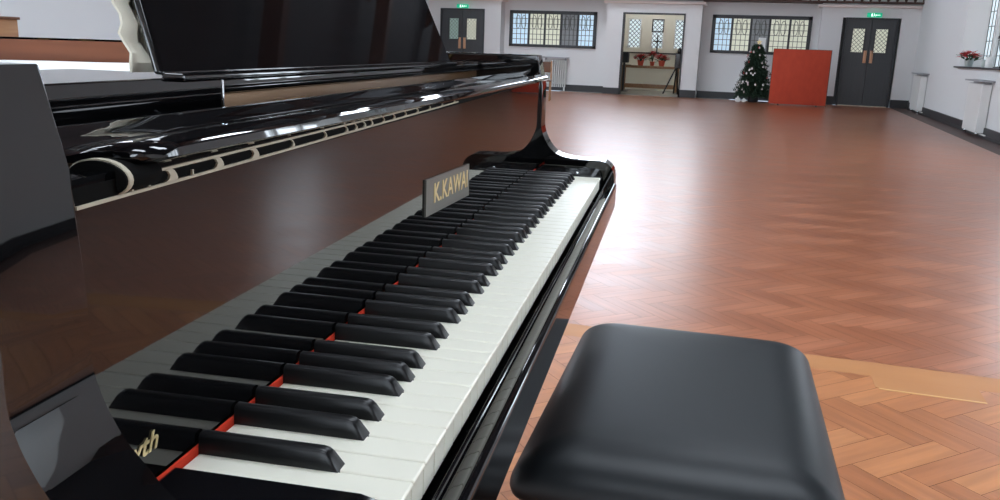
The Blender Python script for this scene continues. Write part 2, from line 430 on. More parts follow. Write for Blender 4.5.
# ---------------- doors
def double_door(n, ya, yb, zt, gl):
    d = struct(bxs(f'door_{n}', 'frame', None, (XB-.03, XB+.1, ya-.045, ya, 0, zt+.045), (XB-.03, XB+.1, yb, yb+.045, 0, zt+.045), (XB-.03, XB+.1, ya, yb, zt, zt+.045), bev=.005))
    mid = (ya+yb)/2
    for k, (a, b) in enumerate(((ya+.003, mid-.004), (mid+.004, yb-.003))):
        cy = (a+b)/2; gw = .14
        g0, g1 = gl[k]
        z0, z1 = 1.33, 1.90
        lf = bxs('door_leaf', 'door', d, (XB, XB+.05, a, g0, .01, zt), (XB, XB+.05, g1, b, .01, zt), (XB, XB+.05, g0, g1, .01, z0), (XB, XB+.05, g0, g1, z1, zt))
        bxs('pane', 'panegreen' if (n == 1 and k == 1) else 'panecream', lf, (XB+.03, XB+.035, g0, g1, z0, z1))
        def cm(bm):
            came_diamond(bm, XB+.02, g0, g1, z0, z1, .1, .006)
        part('came', cm, 'lead', lf, smooth=False)
        bxs('glazing_bead', 'frame', lf, (XB-.012, XB, g0-.02, g0, z0-.02, z1+.02), (XB-.012, XB, g1, g1+.02, z0-.02, z1+.02), (XB-.012, XB, g0, g1, z0-.02, z0), (XB-.012, XB, g0, g1, z1, z1+.02))
        s = -1 if k == 0 else 1
        hy = mid+s*.075
        bxs('pull_plate', 'handle', lf, (XB-.012, XB, hy-.038, hy+.038, 1.07, 1.375), bev=.003)
        hd = part('pull_handle', lambda bm: (tube(bm, (XB-.05, hy, 1.12), (XB-.05, hy, 1.33), .01), tube(bm, (XB-.05, hy, 1.13), (XB-.01, hy, 1.13), .008), tube(bm, (XB-.05, hy, 1.32), (XB-.01, hy, 1.32), .008)), 'handle', lf)
    bxs('threshold', 'thresh', d, (XB-.06, XB+.04, ya, yb, 0.001, .02))
    return d
double_door(1, 7.50, 8.74, 2.13, [(7.70, 7.99), (8.235, 8.515)])
double_door(2, -3.235, -2.10, 2.12, [(-3.055, -2.78), (-2.525, -2.25)])
sbox('wall_light_stop', 'frame', (XB+.16, XB+.2, -3.6, -1.7, 0, 2.5), (XB+.16, XB+.2, 7.2, 9.1, 0, 2.5))
# dark backings above are added to block light through the door gaps
def exit_sign(y, z, lab):
    t = thing('exit_sign', lab, 'sign', (XB-.06, y, z))
    bxs('housing', 'green', t, (-.03, .03, -.17, .17, 0, .10), bev=.006)
    def pic(bm):
        x = -.032
        ball(bm, (x, .012, .078), .010, 2, (.3, 1, 1))
        tube(bm, (x, .010, .066), (x, .0, .045), .007, n=6); tube(bm, (x, .0, .045), (x, -.018, .036), .005, n=6); tube(bm, (x, -.018, .036), (x, -.02, .018), .005, n=6)
        tube(bm, (x, .0, .045), (x, .018, .030), .005, n=6); tube(bm, (x, .018, .03), (x, .03, .02), .005, n=6); tube(bm, (x, .008, .064), (x, -.016, .058), .004, n=6)
        box(bm, x-.002, x+.002, .045, .075, .015, .085)
        box(bm, x-.002, x+.002, -.13, -.05, .044, .056)
        prism(bm, [(-.05, .075), (-.05, .025), (-.03, .05)], 'x', x-.002, x+.002)
    part('pictogram', pic, 'signwhite', t, smooth=False)
exit_sign(8.10, 2.185, 'green exit sign over the double door left of the piano')
exit_sign(-2.69, 2.18, 'green exit sign over the double door near the right wall')

# ---------------- vestibule seen through the central opening
VX = 26.5
sbox('floor_vestibule', 'vfloor', (XB, VX+.2, .6, 5.2, -.06, .002))
def vwall(bm):
    wins = [(3.53, 3.93), (2.84, 3.21), (2.10, 2.52)]
    ys = [.6] + [v for w in sorted(wins) for v in w] + [5.2]
    for i in range(0, len(ys), 2): box(bm, VX, VX+.2, ys[i], ys[i+1], 0, 2.9)
    for a, b in wins: box(bm, VX, VX+.2, a, b, 0, 1.26); box(bm, VX, VX+.2, a, b, 2.14, 2.9)
    box(bm, XR+.1, VX, .6, .75, 0, 2.9); box(bm, XR+.1, VX, 5.05, 5.2, 0, 2.9)
struct(part('wall_vestibule', vwall, 'wall_cream', smooth=False))
sbox('ceiling_vestibule', 'ceil', (XR, VX+.3, .6, 5.2, 2.9, 2.98))
sbox('trim_15', 'frame', (VX-.06, VX, .75, 5.05, 1.10, 1.14))
sbox('trim_16', 'frame', (XB-.02, XB+.16, 1.89, 1.93, 0, 2.17), (XB-.02, XB+.16, 3.50, 3.54, 0, 2.17), (XB-.02, XB+.16, 1.93, 3.50, 2.13, 2.17))
for k, (a, b) in enumerate([(3.53, 3.93), (2.84, 3.21), (2.10, 2.52)]):
    w = struct(bxs(f'window_{k+17}', 'white' if k != 1 else 'white', None, (VX+.02, VX+.08, a, a+.03, 1.26, 2.14), (VX+.02, VX+.08, b-.03, b, 1.26, 2.14), (VX+.02, VX+.08, a, b, 1.26, 1.29), (VX+.02, VX+.08, a, b, 2.11, 2.14), bev=.004))
    bxs('pane', 'skysoft', w, (VX+.05, VX+.06, a, b, 1.26, 2.14))
    part('came', lambda bm: came_diamond(bm, VX+.035, a, b, 1.26, 2.14, .13, .010), 'lead', w, smooth=False)
    if k == 1: bxs('opening_light', 'frame', w, (VX-.0, VX+.03, a, a+.035, 1.75, 2.14), (VX-.0, VX+.03, b-.035, b, 1.75, 2.14), (VX-.0, VX+.03, a, b, 2.10, 2.14), (VX-.0, VX+.03, a, b, 1.75, 1.785))
t = thing('ceiling_fill_light', 'added ceiling fill light in the vestibule behind the central opening', 'fill_lamp', (24.9, 3.0, 2.84))  # added fixture to brighten the vestibule
bxs('diffuser', 'fill_lamp', t, (-.5, .5, -.25, .25, 0, .03)); bxs('frame', 'white', t, (-.54, .54, -.29, .29, .03, .059))
# long table
TX = 25.6
t = thing('side_table', 'long oak table holding the poinsettias beyond the central opening', 'table', (TX, 3.05, 0.002))
bxs('tabletop', 'table', t, (-.3, .3, -.90, .90, .68, .745), bev=.006)
for sx in (-.25, .25):
    for sy in (-.8, .8): bxs('leg', 'table', t, (sx-.03, sx+.03, sy-.03, sy+.03, 0, .70), bev=.004)
bxs('stretcher', 'table', t, (-.28, -.22, -.77, .77, .10, .22), bev=.004)
def poinsettia(name, loc, h, r, potm, lab, grp=None, seed=1, s=1.0):
    rd = random.Random(seed)
    t = thing(name, lab, 'plant', loc)
    part('pot', lambda bm: lathe(bm, [(.05*s, 0), (.055*s, .01), (.075*s, .11*s), (.08*s, .125*s), (.07*s, .125*s)]), potm, t)
    def fol(bm, red):
        n = 64 if red else 40
        for k in range(n):
            a = rd.random()*2*PI; rr = r*math.sqrt(rd.random()); z = (h*(1-.35*(rr/r)**2)) if red else (.12*s+rd.random()*(h-.16*s))
            if not red: rr = r*(.5+.55*rd.random())
            c = Vector((rr*math.cos(a), rr*math.sin(a), z+rd.uniform(-.02, .01)*s))
            L = (.085 if red else .09)*s; w = L*.48
            d = Vector((math.cos(a+rd.uniform(-.6, .6)), math.sin(a+rd.uniform(-.6, .6)), rd.uniform(-.1, .45))).normalized()
            sd = d.cross(Vector((0, 0, 1))).normalized(); up = sd.cross(d)
            P = [c-d*L*.5, c+sd*w*.7+up*.004, c+d*L*.7, c-sd*w*.7+up*.004]
            vs = [bm.verts.new(p+up*o) for o in (0, -.003) for p in P]
            bm.faces.new(vs[:4]); bm.faces.new(vs[4:][::-1])
            for i in range(4): bm.faces.new((vs[i], vs[4+i], vs[4+(i+1) % 4], vs[(i+1) % 4]))
    part('bracts', lambda bm: fol(bm, True), 'bract', t, smooth=False)
    part('leaves', lambda bm: fol(bm, False), 'leaf', t, smooth=False)
    part('stem', lambda bm: [tube(bm, (0, 0, .1*s), (r*.5*math.cos(q), r*.5*math.sin(q), h*.85), .006*s, n=6) for q in range(0, 6)], 'leaf', t)
    return t
poinsettia('poinsettia', (TX-.08, 3.34, .752), .33, .19, 'redpot', 'red poinsettia, the left one on the oak table under the cross', seed=2, s=1.35)
poinsettia('poinsettia', (TX-.05, 2.72, .752), .33, .19, 'redpot', 'red poinsettia, the right one on the oak table under the cross', seed=3, s=1.35)
poinsettia('poinsettia', (TX+.18, 3.03, .752), .44, .12, 'redpot', 'taller pink-red poinsettia between the other two on the oak table', seed=5, s=1.0)
c = part('cross', lambda bm: (box(bm, VX-.045, VX-.02, 2.985, 3.025, 1.141, 1.68, bev=.004), box(bm, VX-.045, VX-.02, 2.87, 3.14, 1.46, 1.50, bev=.004), box(bm, VX-.056, VX-.008, 2.93, 3.08, 1.1405, 1.16)), 'black_sm')
tag(c, 'small dark cross standing before the middle vestibule window', 'cross')
b = part('book', lambda bm: box(bm, TX-.18, TX+.0, 3.62, 3.80, .7525, .765, bev=.002), 'black_sm'); tag(b, 'dark book lying on the left end of the oak table', 'book')
t = thing('speaker_box', 'dark grey loudspeaker on a shelf left inside the central opening', 'speaker', (25.02, 3.75, 0.002))
bxs('cabinet', 'frame', t, (-.14, .14, -.12, .12, .83, 1.12), bev=.01); bxs('stand', 'frame', t, (-.03, .03, -.03, .03, .02, .83), (-.15, .15, -.15, .15, 0, .02))
def easel(bm):
    box(bm, -.03, .03, -.14, .02, .72, 1.15, bev=.03)
    for p, q in (((0, -.06, 1.1), (0, -.08, .75)), ((0, -.05, .8), (-.1, .28, 0)), ((0, -.05, .8), (-.15, -.14, 0)), ((0, -.05, .8), (.3, .02, 0))): tube(bm, p, q, .022, n=8)
    ball(bm, (0, -.09, 1.2), .06, 2, (.6, 1, 1.7))
e = part('folded_easel', easel, 'black_sm'); e.location = (24.6, 2.22, .002); tag(e, 'black folded stand leaning at the right end of the oak table', 'stand')

# ---------------- left radiator in the recess, chair
t = thing('radiator', 'white column radiator under the left leaded window', 'radiator', (XR-.11, 5.42, 0))
for k in range(11):
    y = -.30+k*.06
    part('column', lambda bm: (box(bm, -.05, .05, y-.014, y+.014, .10, .84, bev=.012)), 'rad', t)
for y in (-.30, .27): bxs('foot', 'rad', t, (-.03, .03, y, y+.03, 0, .12))
bxs('shelf', 'radtop', t, (-.09, .08, -.38, .36, .90, .93), (.0, .1, -.30, -.27, .84, .90), (.0, .1, .27, .30, .84, .90))
t = thing('wooden_chair', 'brown wooden chair standing beyond the far end of the piano', 'chair', (18.6, 4.56, 0), .2)
bxs('seat', 'chairwood', t, (-.21, .21, -.21, .21, .43, .46), bev=.008)
for sx in (-.18, .18):
    for sy in (-.18, .18): bxs('leg', 'table' , t, (sx-.02, sx+.02, sy-.02, sy+.02, 0, .43 if sx < 0 else .88), bev=.004)
bxs('backrest', 'chairwood', t, (.17, .19, -.18, .18, .62, .86), bev=.006)

# ---------------- red display board
t = thing('display_board', 'large red felt display board standing beside the christmas tree', 'board', (21.66, -1.06, 0))
bxs('panel', 'redboard', t, (-.02, .02, -.66, .65, .03, 1.335), bev=.004)
bxs('edge_frame', 'chairwood', t, (-.022, .022, -.675, -.66, .02, 1.345), (-.022, .022, .65, .66, .02, 1.345), (-.022, .022, -.66, .65, 1.335, 1.345))
for y in (-.45, .43): bxs('foot', 'frame', t, (-.14, .16, y-.02, y+.02, 0, .03))

# ---------------- christmas tree
t = thing('christmas_tree', 'small decorated christmas tree between leaded window and red board', 'tree', (22.5, -.02, 0))
rd = random.Random(11)
def fir():
    H = 1.42; vv, ff = [], []
    def spike(c, q, r0):
        d = (q-c).normalized(); a = d.orthogonal().normalized(); b = d.cross(a); n0 = len(vv)
        for k in range(3):
            t_ = 2*PI*k/3; vv.append(c+(a*math.cos(t_)+b*math.sin(t_))*r0)
        vv.append(q); ff.extend([(n0, n0+1, n0+3), (n0+1, n0+2, n0+3), (n0+2, n0, n0+3), (n0, n0+2, n0+1)])
    for lv in range(26):
        z = .15+(H-.15)*lv/26; R = .44*(1-(z-.15)/(H-.03))**.8+.035
        nb = int(10+17*(1-lv/26))
        for k in range(nb):
            a = 2*PI*(k+rd.random()*.7)/nb; L = R*(.8+.35*rd.random())
            p = Vector((0, 0, z+.05)); q = Vector((L*math.cos(a), L*math.sin(a), z-.05+rd.uniform(-.02, .04)))
            d = (q-p)
            for s in range(10):
                u = .12+.88*s/9; c = p+d*u
                for sd in (-1, 1, 0):
                    b_ = a+sd*(.6+.4*rd.random()); l = .08*(1.15-u*.6)
                    spike(c, c+Vector((l*math.cos(b_), l*math.sin(b_), rd.uniform(-.03, .035)+(.04 if sd == 0 else 0))), .0105)
            spike(p, q+d.normalized()*.03, .012)
    me = bpy.data.meshes.new('foliage'); me.from_pydata(vv, [], ff); me.materials.append(M['pine'])
    o = bpy.data.objects.new('foliage', me); C.objects.link(o); o.parent = t
fir()
part('trunk', lambda bm: tube(bm, (0, 0, .02), (0, 0, 1.45), .022, .008), 'chairwood', t)
part('tree_pot', lambda bm: lathe(bm, [(.12, 0), (.13, .02), (.155, .17), (.16, .19), (.14, .19)]), 'frame', t)
for k in range(46):
    z = .25+1.12*rd.random()**1.2; R = .44*(1-(z-.15)/1.40)**.8+.075; a = rd.uniform(PI*.55, PI*1.5)
    nm, mt, lb = ('white_ornament', 'silver', 'pale ornament hanging on the small christmas tree') if k % 6 else ('red_bauble', 'redball', 'red bauble hanging on the small christmas tree')
    o = part(nm, lambda bm: (ball(bm, (0, 0, 0), .026 if k % 3 else .02, 2, (1, 1, 1.25 if k % 2 else .8)), tube(bm, (0, 0, .02), (0, 0, .045), .004, n=6)), mt)
    o.location = (22.5+R*math.cos(a), -.02+R*math.sin(a), z); tag(o, lb, 'ornament', 'pale ornaments on the christmas tree' if k % 6 else 'red baubles on the christmas tree')
def star(bm):
    P = []
    for k in range(10):
        r = .075 if k % 2 == 0 else .032
        P.append((r*math.sin(k*PI/5), r*math.cos(k*PI/5)))
    prism(bm, P, 'x', -.012, .012)
o = part('tree_star', star, 'gold', smooth=False); o.location = (22.49, -.04, 1.49); tag(o, 'pale gold star on top of the small christmas tree', 'star')
o = part('white_card', lambda bm: box(bm, XR-.055, XR-.045, -.19, .0, 1.34, 1.62), 'white'); tag(o, 'white paper notice on the window behind the christmas tree', 'notice')
o = part('white_parcel', lambda bm: (box(bm, 0, .12, -.06, .06, 0, .10, bev=.015), tube(bm, (.06, 0, .10), (.06, 0, .15), .03, .01)), 'white'); o.location = (22.1, .34, 0); tag(o, 'small white gift parcel on the floor left of the tree', 'parcel')
o = part('white_parcel', lambda bm: (box(bm, 0, .10, -.05, .05, 0, .07, bev=.012), tube(bm, (.05, 0, .07), (.05, 0, .10), .03, .02)), 'white'); o.location = (22.15, .19, 0); tag(o, 'smaller white parcel right against the tree pot', 'parcel')

# ---------------- radiators in covers on the right wall
def cover(x0, x1, lab):
    t = thing('radiator_cover', lab, 'radiator', ((x0+x1)/2, YR, 0)); h = (x1-x0)/2
    bxs('panel', 'rad', t, (-h, h, .01, .15, .07, .84), bev=.01)
    bxs('top_shelf', 'radtop', t, (-h-.12, h+.12, .0, .19, .875, .90), (-h+.1, h-.1, .0, .10, .84, .875), bev=.004)
    for s in (-h+.08, h-.08):
        part('valve', lambda bm: (tube(bm, (s, .10, .0), (s, .10, .08), .012), ball(bm, (s, .11, .05), .028, 2)), 'chrome', t)
    bxs('pipe', 'rad', t, (-h-.3, h+.3, .055, .075, .045, .0655))
cover(20.8, 21.8, 'tall white radiator panel nearest the charcoal double door')
cover(14.95, 15.95, 'wide white radiator panel under the right-hand window')
# sill objects
SY = YR-.04
t = poinsettia('poinsettia', (17.15, SY, WZ0), .27, .17, 'pot', 'red poinsettia in a pale pot on the right window sill', seed=8, s=1.1)
o = part('white_candle', lambda bm: (lathe(bm, [(.055, 0), (.055, .17), (.02, .175)]), tube(bm, (0, 0, .175), (0, 0, .19), .003)), 'white'); o.location = (15.65, SY, WZ0); tag(o, 'thick white candle on the right window sill', 'candle')
o = part('glass_jar', lambda bm: lathe(bm, [(.04, 0), (.045, .01), (.045, .10), (.03, .12), (.03, .13)]), 'pot'); o.location = (16.2, SY-.05, WZ0); tag(o, 'small pale jar between poinsettia and candle on the sill', 'jar')
def cand(bm):
    tube(bm, (0, 0, .02), (0, 0, .46), .022); lathe(bm, [(.11, 0), (.11, .015), (.03, .03)])
    for s in range(10):
        a0, a1 = PI*s/10, PI*(s+1)/10
        tube(bm, (.30*math.cos(a0), 0, .46-.25*math.sin(a0)), (.30*math.cos(a1), 0, .46-.25*math.sin(a1)), .012, n=6)
    tube(bm, (-.45, 0, .465), (.45, 0, .465), .009)
    for x in (-.3, 0, .3): lathe(bm, [(.03, .46), (.035, .48), (.03, .50)], x, 0, 10)
o = part('iron_candelabrum', cand, 'black_sm'); o.location = (14.85, SY, WZ0); tag(o, 'black iron candelabrum on the right window sill', 'candelabrum')

# cupboard by the left wall
t = thing('wooden_cupboard', 'brown wooden cupboard glimpsed at the far left beyond the piano', 'cupboard', (7.3, 8.32, 0))
bxs('body', 'table', t, (-.22, .22, -.38, .42, 0, 1.27), bev=.006); bxs('top', 'chairwood', t, (-.24, .24, -.40, .44, 1.27, 1.30), bev=.004)
for s in (0, 1): 
    dr = bxs('door', 'table', t, (-.24, -.22, -.36+.39*s, .01+.39*s, .09, 1.19), bev=.004)
    part('knob', lambda bm: ball(bm, (-.25, .0 + (-.03 if s == 0 else .06), .66), .014), 'brass', dr)

# skylights added for more daylight in the left and right roof slopes
n_ = 30
sl = math.atan2(CZ-EZ, YL-YM)
for x in (-3.2, 1.6, 6.4, 11.0, 15.6, 20.2):
    for sg in ((-1, 1) if x < 8 else (1,)):
        k = struct(bxs(f'window_{n_}', 'white', None, (-.8, -.7, -1.2, 1.2, -.05, .03), (.7, .8, -1.2, 1.2, -.05, .03), (-.8, .8, -1.3, -1.2, -.05, .03), (-.8, .8, 1.2, 1.3, -.05, .03)))
        bxs('pane', 'fill_skylight', k, (-.7, .7, -1.2, 1.2, -.02, .0)); n_ += 1
        k.location = (x, YM+sg*3.1, CZ-(CZ-EZ)*3.1/(YL-YM)-.05); k.rotation_euler.x = -sg*sl

# ------------------------------------------------------------------ the piano
PA = .1
KZ = .735           # key tops above the platform
P = thing('grand_piano', 'black lacquered grand piano with open keyboard and upright music desk', 'piano', (0, 0, ST), PA)
def kp(name, fn, m, parent=P, smooth=True, label=None, angle=35):
    """part in key coordinates: x along the keyboard, y away from the player, z above the white keys"""
    bm = bmesh.new(); fn(bm)
    bmesh.ops.translate(bm, verts=bm.verts, vec=(0, 0, KZ))
    return obj(name, bm, m, parent, smooth, label, angle)
XA, XC, TH = -.066, 1.277, .052
RT = .2245
prof = [(-.0185, .180), (-.0215, .166), (-.022, .12), (-.022, .09), (-.025, .076), (-.030, .064), (-.037, .052), (-.046, .0415), (-.058, .0335), (-.075, .0285), (-.10, .026), (-.143, .025),
        (-.157, .0205), (-.166, .0125), (-.171, .002), (-.173, -.01), (-.175, -.062)]
def arm(bm, xa, xb):
    pf = prof if xa > 0 else [(y, z-.009*min(1, max(0, (-.046-y)/.02)) if z > 0 else z) for y, z in prof]
    sm = []
    for i in range(2, len(pf)-2):                    # smooth curve through the profile
        p0, p1, p2, p3 = pf[i-1], pf[i], pf[i+1], pf[min(i+2, len(pf)-2)]
        for q in range(5):
            t = q/5; sm.append(tuple(.5*(2*b+(c-a)*t+(2*a-5*b+4*c-d)*t*t+(3*b-a-3*c+d)*t**3) for a, b, c, d in zip(p0, p1, p2, p3)))
    pts = [(.30, RT), (-.0095, RT)] + pf[:2] + sm + pf[-2:] + [(.30, -.062)]
    prism(bm, pts, 'x', xa, xb, bev=.0035, seg=3)
kp('key_cheek', lambda bm: arm(bm, XA-TH, XA), 'black')
kp('key_cheek', lambda bm: arm(bm, XC, XC+TH), 'black')
# rim path (outer), from the bass arm round the tail to the treble arm
def bez(p0, p1, p2, p3, n):
    return [tuple((1-t)**3*a+3*(1-t)**2*t*b+3*(1-t)*t*t*c+t**3*d for a, b, c, d in zip(p0, p1, p2, p3)) for t in [k/n for k in range(n+1)]]
XO0, XO1 = XA-TH, XC+TH
path = [(XO0, .29), (XO0, .8), (XO0, 1.30)] + bez((XO0, 1.30), (XO0, 1.58), (.02, 1.72), (.22, 1.72), 10)[1:] + bez((.22, 1.72), (.52, 1.72), (.60, 1.50), (.78, 1.24), 12)[1:] \
     + bez((.78, 1.24), (.98, .96), (XO1, .95), (XO1, .55), 14)[1:] + [(XO1, .29)]
def offs(path, d):
    out = []
    for i, p in enumerate(path):
        a = Vector(path[max(0, i-1)]); b = Vector(path[min(len(path)-1, i+1)]); t = (b-a).normalized()
        n = Vector((t.y, -t.x)); out.append(tuple(Vector(p)+n*d))
    return out
def rim(bm, path, d0, d1, z0, z1, bev=.004):
    A, B = offs(path, d0), offs(path, d1)
    n = len(path)
    V = [[bm.verts.new((*q, z)) for q in R] for R, z in ((A, z0), (A, z1), (B, z1), (B, z0))]
    for i in range(n-1):
        for k in range(4): bm.faces.new((V[k][i], V[k][i+1], V[(k+1) % 4][i+1], V[(k+1) % 4][i]))
    bm.faces.new([V[k][0] for k in range(4)]); bm.faces.new([V[k][-1] for k in range(4)][::-1])
kp('rim', lambda bm: rim(bm, path, 0, TH, -.10, RT), 'black')
kp('inner_rim', lambda bm: rim(bm, path, TH-.002, TH+.006, .12, RT-.004), 'inner', label='reddish brown wood facing inside the rim')
inner = offs(path, TH-.01)
kp('soundboard', lambda bm: prism(bm, inner, 'z', .02, .035), 'inner', smooth=False)
# iron plate with strings
plate_pts = [q for q in offs(path, TH+.012)]
kp('iron_plate', lambda bm: prism(bm, plate_pts, 'z', .085, .10), 'bronze', smooth=False)
def strings(bm):
    for k in range(60):
        x = 0+1.2*k/59; y1 = min(1.5, 1.5 - max(0, x-.25)*.95)
        tube(bm, (x, .22, .115), (x*.93+.02, y1, .112), .0011, n=4)
kp('strings', strings, 'chrome')
def plate_front(bm):
    box(bm, XA, .276, .110, .22, .10, .1768, bev=.002); box(bm, .2765, XC, .112, .22, .10, .1905, bev=.002)
    for k in range(5): box(bm, .08+k*.27, .11+k*.27, .126, .25, .148, .155, bev=.003)
kp('pin_block', plate_front, 'bronze')
for k, x in enumerate((.395, .63, .92)):
    kp('plate_bracket', lambda bm: box(bm, x, x+.07, .104, .1115, .172, .180, bev=.002), 'brass', label='small brass bracket')
# key bed
kp('key_bed', lambda bm: box(bm, XO0+.002, XO1-.002, -.150, .31, -.13, -.035, bev=.004), 'black')
slip = [(-.1525, -.064), (-.1525, -.026), (-.1535, -.0215), (-.1565, -.019), (-.1585, -.0195), (-.160, -.0225), (-.1655, -.0225), (-.169, -.019), (-.173, -.0175), (-.1765, -.019), (-.178, -.023), (-.178, -.064)]
kp('key_slip', lambda bm: prism(bm, slip, 'x', XA+.001, XC-.001), 'black', angle=50)
# key blocks
for a, b in ((XA, -.0008), (1.2228, XC)):
    o = kp('key_block', lambda bm: prism(bm, [(-.018, -.03), (-.018, .0035), (-.128, .0035), (-.138, .001), (-.144, -.006), (-.147, -.02), (-.147, -.03)], 'x', a+.0003, b-.0003, bev=.0015), 'black_sm')
    kp('block_screw', lambda bm: lathe(bm, [(.004, .003), (.004, .0048), (.002, .0056)], (a+b)/2, -.10, 10), 'chrome', o)
# white keys
W = .0235
def wkey(bm):
    box(bm, .0005, W-.0005, -.150, -.0185, -.0035, 0, bev=.0015, seg=3)
    box(bm, .0008, W-.0008, -.1485, -.0185, -.0225, -.003, bev=.0004, seg=1)
k0 = kp('white_key', wkey, 'ivory')
for i in range(1, 52):
    k = k0.copy(); C.objects.link(k); k.location.x = W*i
def bkey(bm):
    hb, ht = .0056, .0045
    ys = [(-.0187, 0, 0), (-.0925, 0, 0)]
    secs = [(-.0187, .0, .0122), (-.094, .0, .0122), (-.0975, .0, .0114), (-.1000, .0, .0090), (-.1052, .0, .0006), (-.1062, 0, -.002)]
    rings = []
    for (y, zb, zt) in secs:
        f = max(0, zt/.0122); w = hb+(ht-hb)*f
        ring = [(-hb, -.002), (-w, zt-.0022*f), (-w+.0011*f, zt-.0006*f), (-w+.0026*f, zt), (w-.0026*f, zt), (w-.0011*f, zt-.0006*f), (w, zt-.0022*f), (hb, -.002)]
        rings.append([bm.verts.new((x, y, max(z, -.002))) for x, z in ring])
    for A, B in zip(rings, rings[1:]):
        for i in range(8): bm.faces.new((A[i], A[(i+1) % 8], B[(i+1) % 8], B[i]))
    bm.faces.new(rings[0]); bm.faces.new(rings[-1][::-1])
b0 = None
off = {'C': -.0023, 'D': .0023, 'F': -.0033, 'G': 0, 'A': .0033}
names = 'ABCDEFG'
for i in range(51):
    nm = names[i % 7]
    if nm not in off: continue
    x = W*(i+1)+off[nm]
    if b0 is None: b0 = kp('black_key', bkey, 'ebony', angle=60); b0.location.x = x
    else: k = b0.copy(); C.objects.link(k); k.location.x = x
kp('key_felt', lambda bm: box(bm, XA+.02, XC-.022, -.0186, -.0163, -.004, .0050, bev=.0012), 'red_felt', label='thin red felt strip behind the keys')
# fallboard
FY = -.0175
fall = [(FY, .0075), (FY, .1745), (FY+.012, .1745), (FY+.012, .0075)]
FB = kp('fallboard', lambda bm: prism(bm, fall, 'x', XA+.001, XC-.001), 'black', smooth=False, label='glossy upright board that mirrors the keys')
# fallboard top: a cream edged strip with dark slots, then the rolled lip
SB = lambda x: .1618+.014*x
SH = lambda x: .1712+.0085*x
def strip(bm):
    y = FY-.0016; X1 = .62
    prism(bm, [(XA+.002, SB(XA)), (X1, SB(X1)), (X1, SB(X1)+.0014), (XA+.002, SB(XA)+.0016)], 'y', y, y+.0014)
    prism(bm, [(-.022, SH(-.022)-.0015), (X1, SH(X1)-.0012), (X1, SH(X1)), (-.022, SH(-.022))], 'y', y, y+.0014)
    prism(bm, [(-.034, SB(-.034)+.001), (-.0325, SB(-.034)+.001), (-.0205, SH(-.02)-.001), (-.022, SH(-.02)-.001)], 'y', y, y+.0014)
    xs = [.006, .054, .098, .155, .212, .255, .276, .296, .314, .345, .375, .41, .45, .495, .545, .60]
    for i, x in enumerate(xs):
        w = .009 if i < 3 else .0045
        z0, z1 = SB(x)+.001, SH(x)-.001; zm = (z0+z1)/2
        L = [(x-.003, z1), (x+.0015, z1-.0015), (x+.003, zm), (x+.0015, z0+.0015), (x-.003, z0)]
        R_ = [(x+w-.003+.002, z0), (x+w-.001+.002, z0+.0015), (x+w, zm), (x+w-.002, z1-.0015), (x+w-.005, z1)]
        prism(bm, L[::-1]+R_[::-1] if False else [L[0], L[1], L[2], L[3], L[4], R_[0], R_[1], R_[2], R_[3], R_[4]], 'y', y, y+.0014)
    for x in (-.024, -.010, .030): prism(bm, [(x, SB(x)+.001), (x+.0014, SB(x)+.001), (x+.0014, SB(x)+.0045), (x, SB(x)+.0045)], 'y', y, y+.0014)
kp('cream_edge', strip, 'cream', FB, smooth=False, label='cream edged strip of dark slots along the top')  # cream bars with dark gaps between them
kp('slot_backing', lambda bm: prism(bm, [(XA+.001, SB(XA)), (XC-.001, .1745), (XC-.001, .1749), (.62, SH(.62)), (XA+.001, SH(XA))], 'y', FY-.0003, FY+.004), 'dark', FB, smooth=False)
lip = [(-.020, .1748), (-.029, .1762), (-.0335, .1795), (-.0325, .1835), (-.026, .1865), (-.014, .1875), (-.002, .1855), (.010, .182), (.026, .180), (.040, .183), (.052, .187), (.062, .1865), (.068, .182), (.070, .172), (0, .1745)]
def lipf(bm):
    n = len(lip); xs = [-.024, -.020, -.013, 0, XC-.001]
    sc = [(.45), (.8), (.95), (1), (1)]
    R = []
    for x, q in zip(xs, sc): R.append([bm.verts.new((x, .018+(p[0]-.018)*q, .176+(p[1]-.176)*q)) for p in lip])
    for A, B in zip(R, R[1:]):
        for i in range(n): bm.faces.new((A[i], A[(i+1) % n], B[(i+1) % n], B[i]))
    bm.faces.new(R[0]); bm.faces.new(R[-1][::-1])
kp('rolled_lip', lipf, 'black', FB, angle=50)
def ell(x0, x1, a, b, cy=-.007, cz=.1700):
    return lambda bm: prism(bm, [(cy+a*math.cos(2*PI*k/28), cz+b*math.sin(2*PI*k/28)) for k in range(28)], 'x', x0, x1, bev=.0006)
kp('lip_end', ell(-.034, -.004, .0165, .0088), 'dark', FB, label='dull rounded end of the rolled lip')
kp('lip_end_felt', ell(-.0325, -.029, .0173, .0096), 'cream', FB, label='cream rim of the lip end')
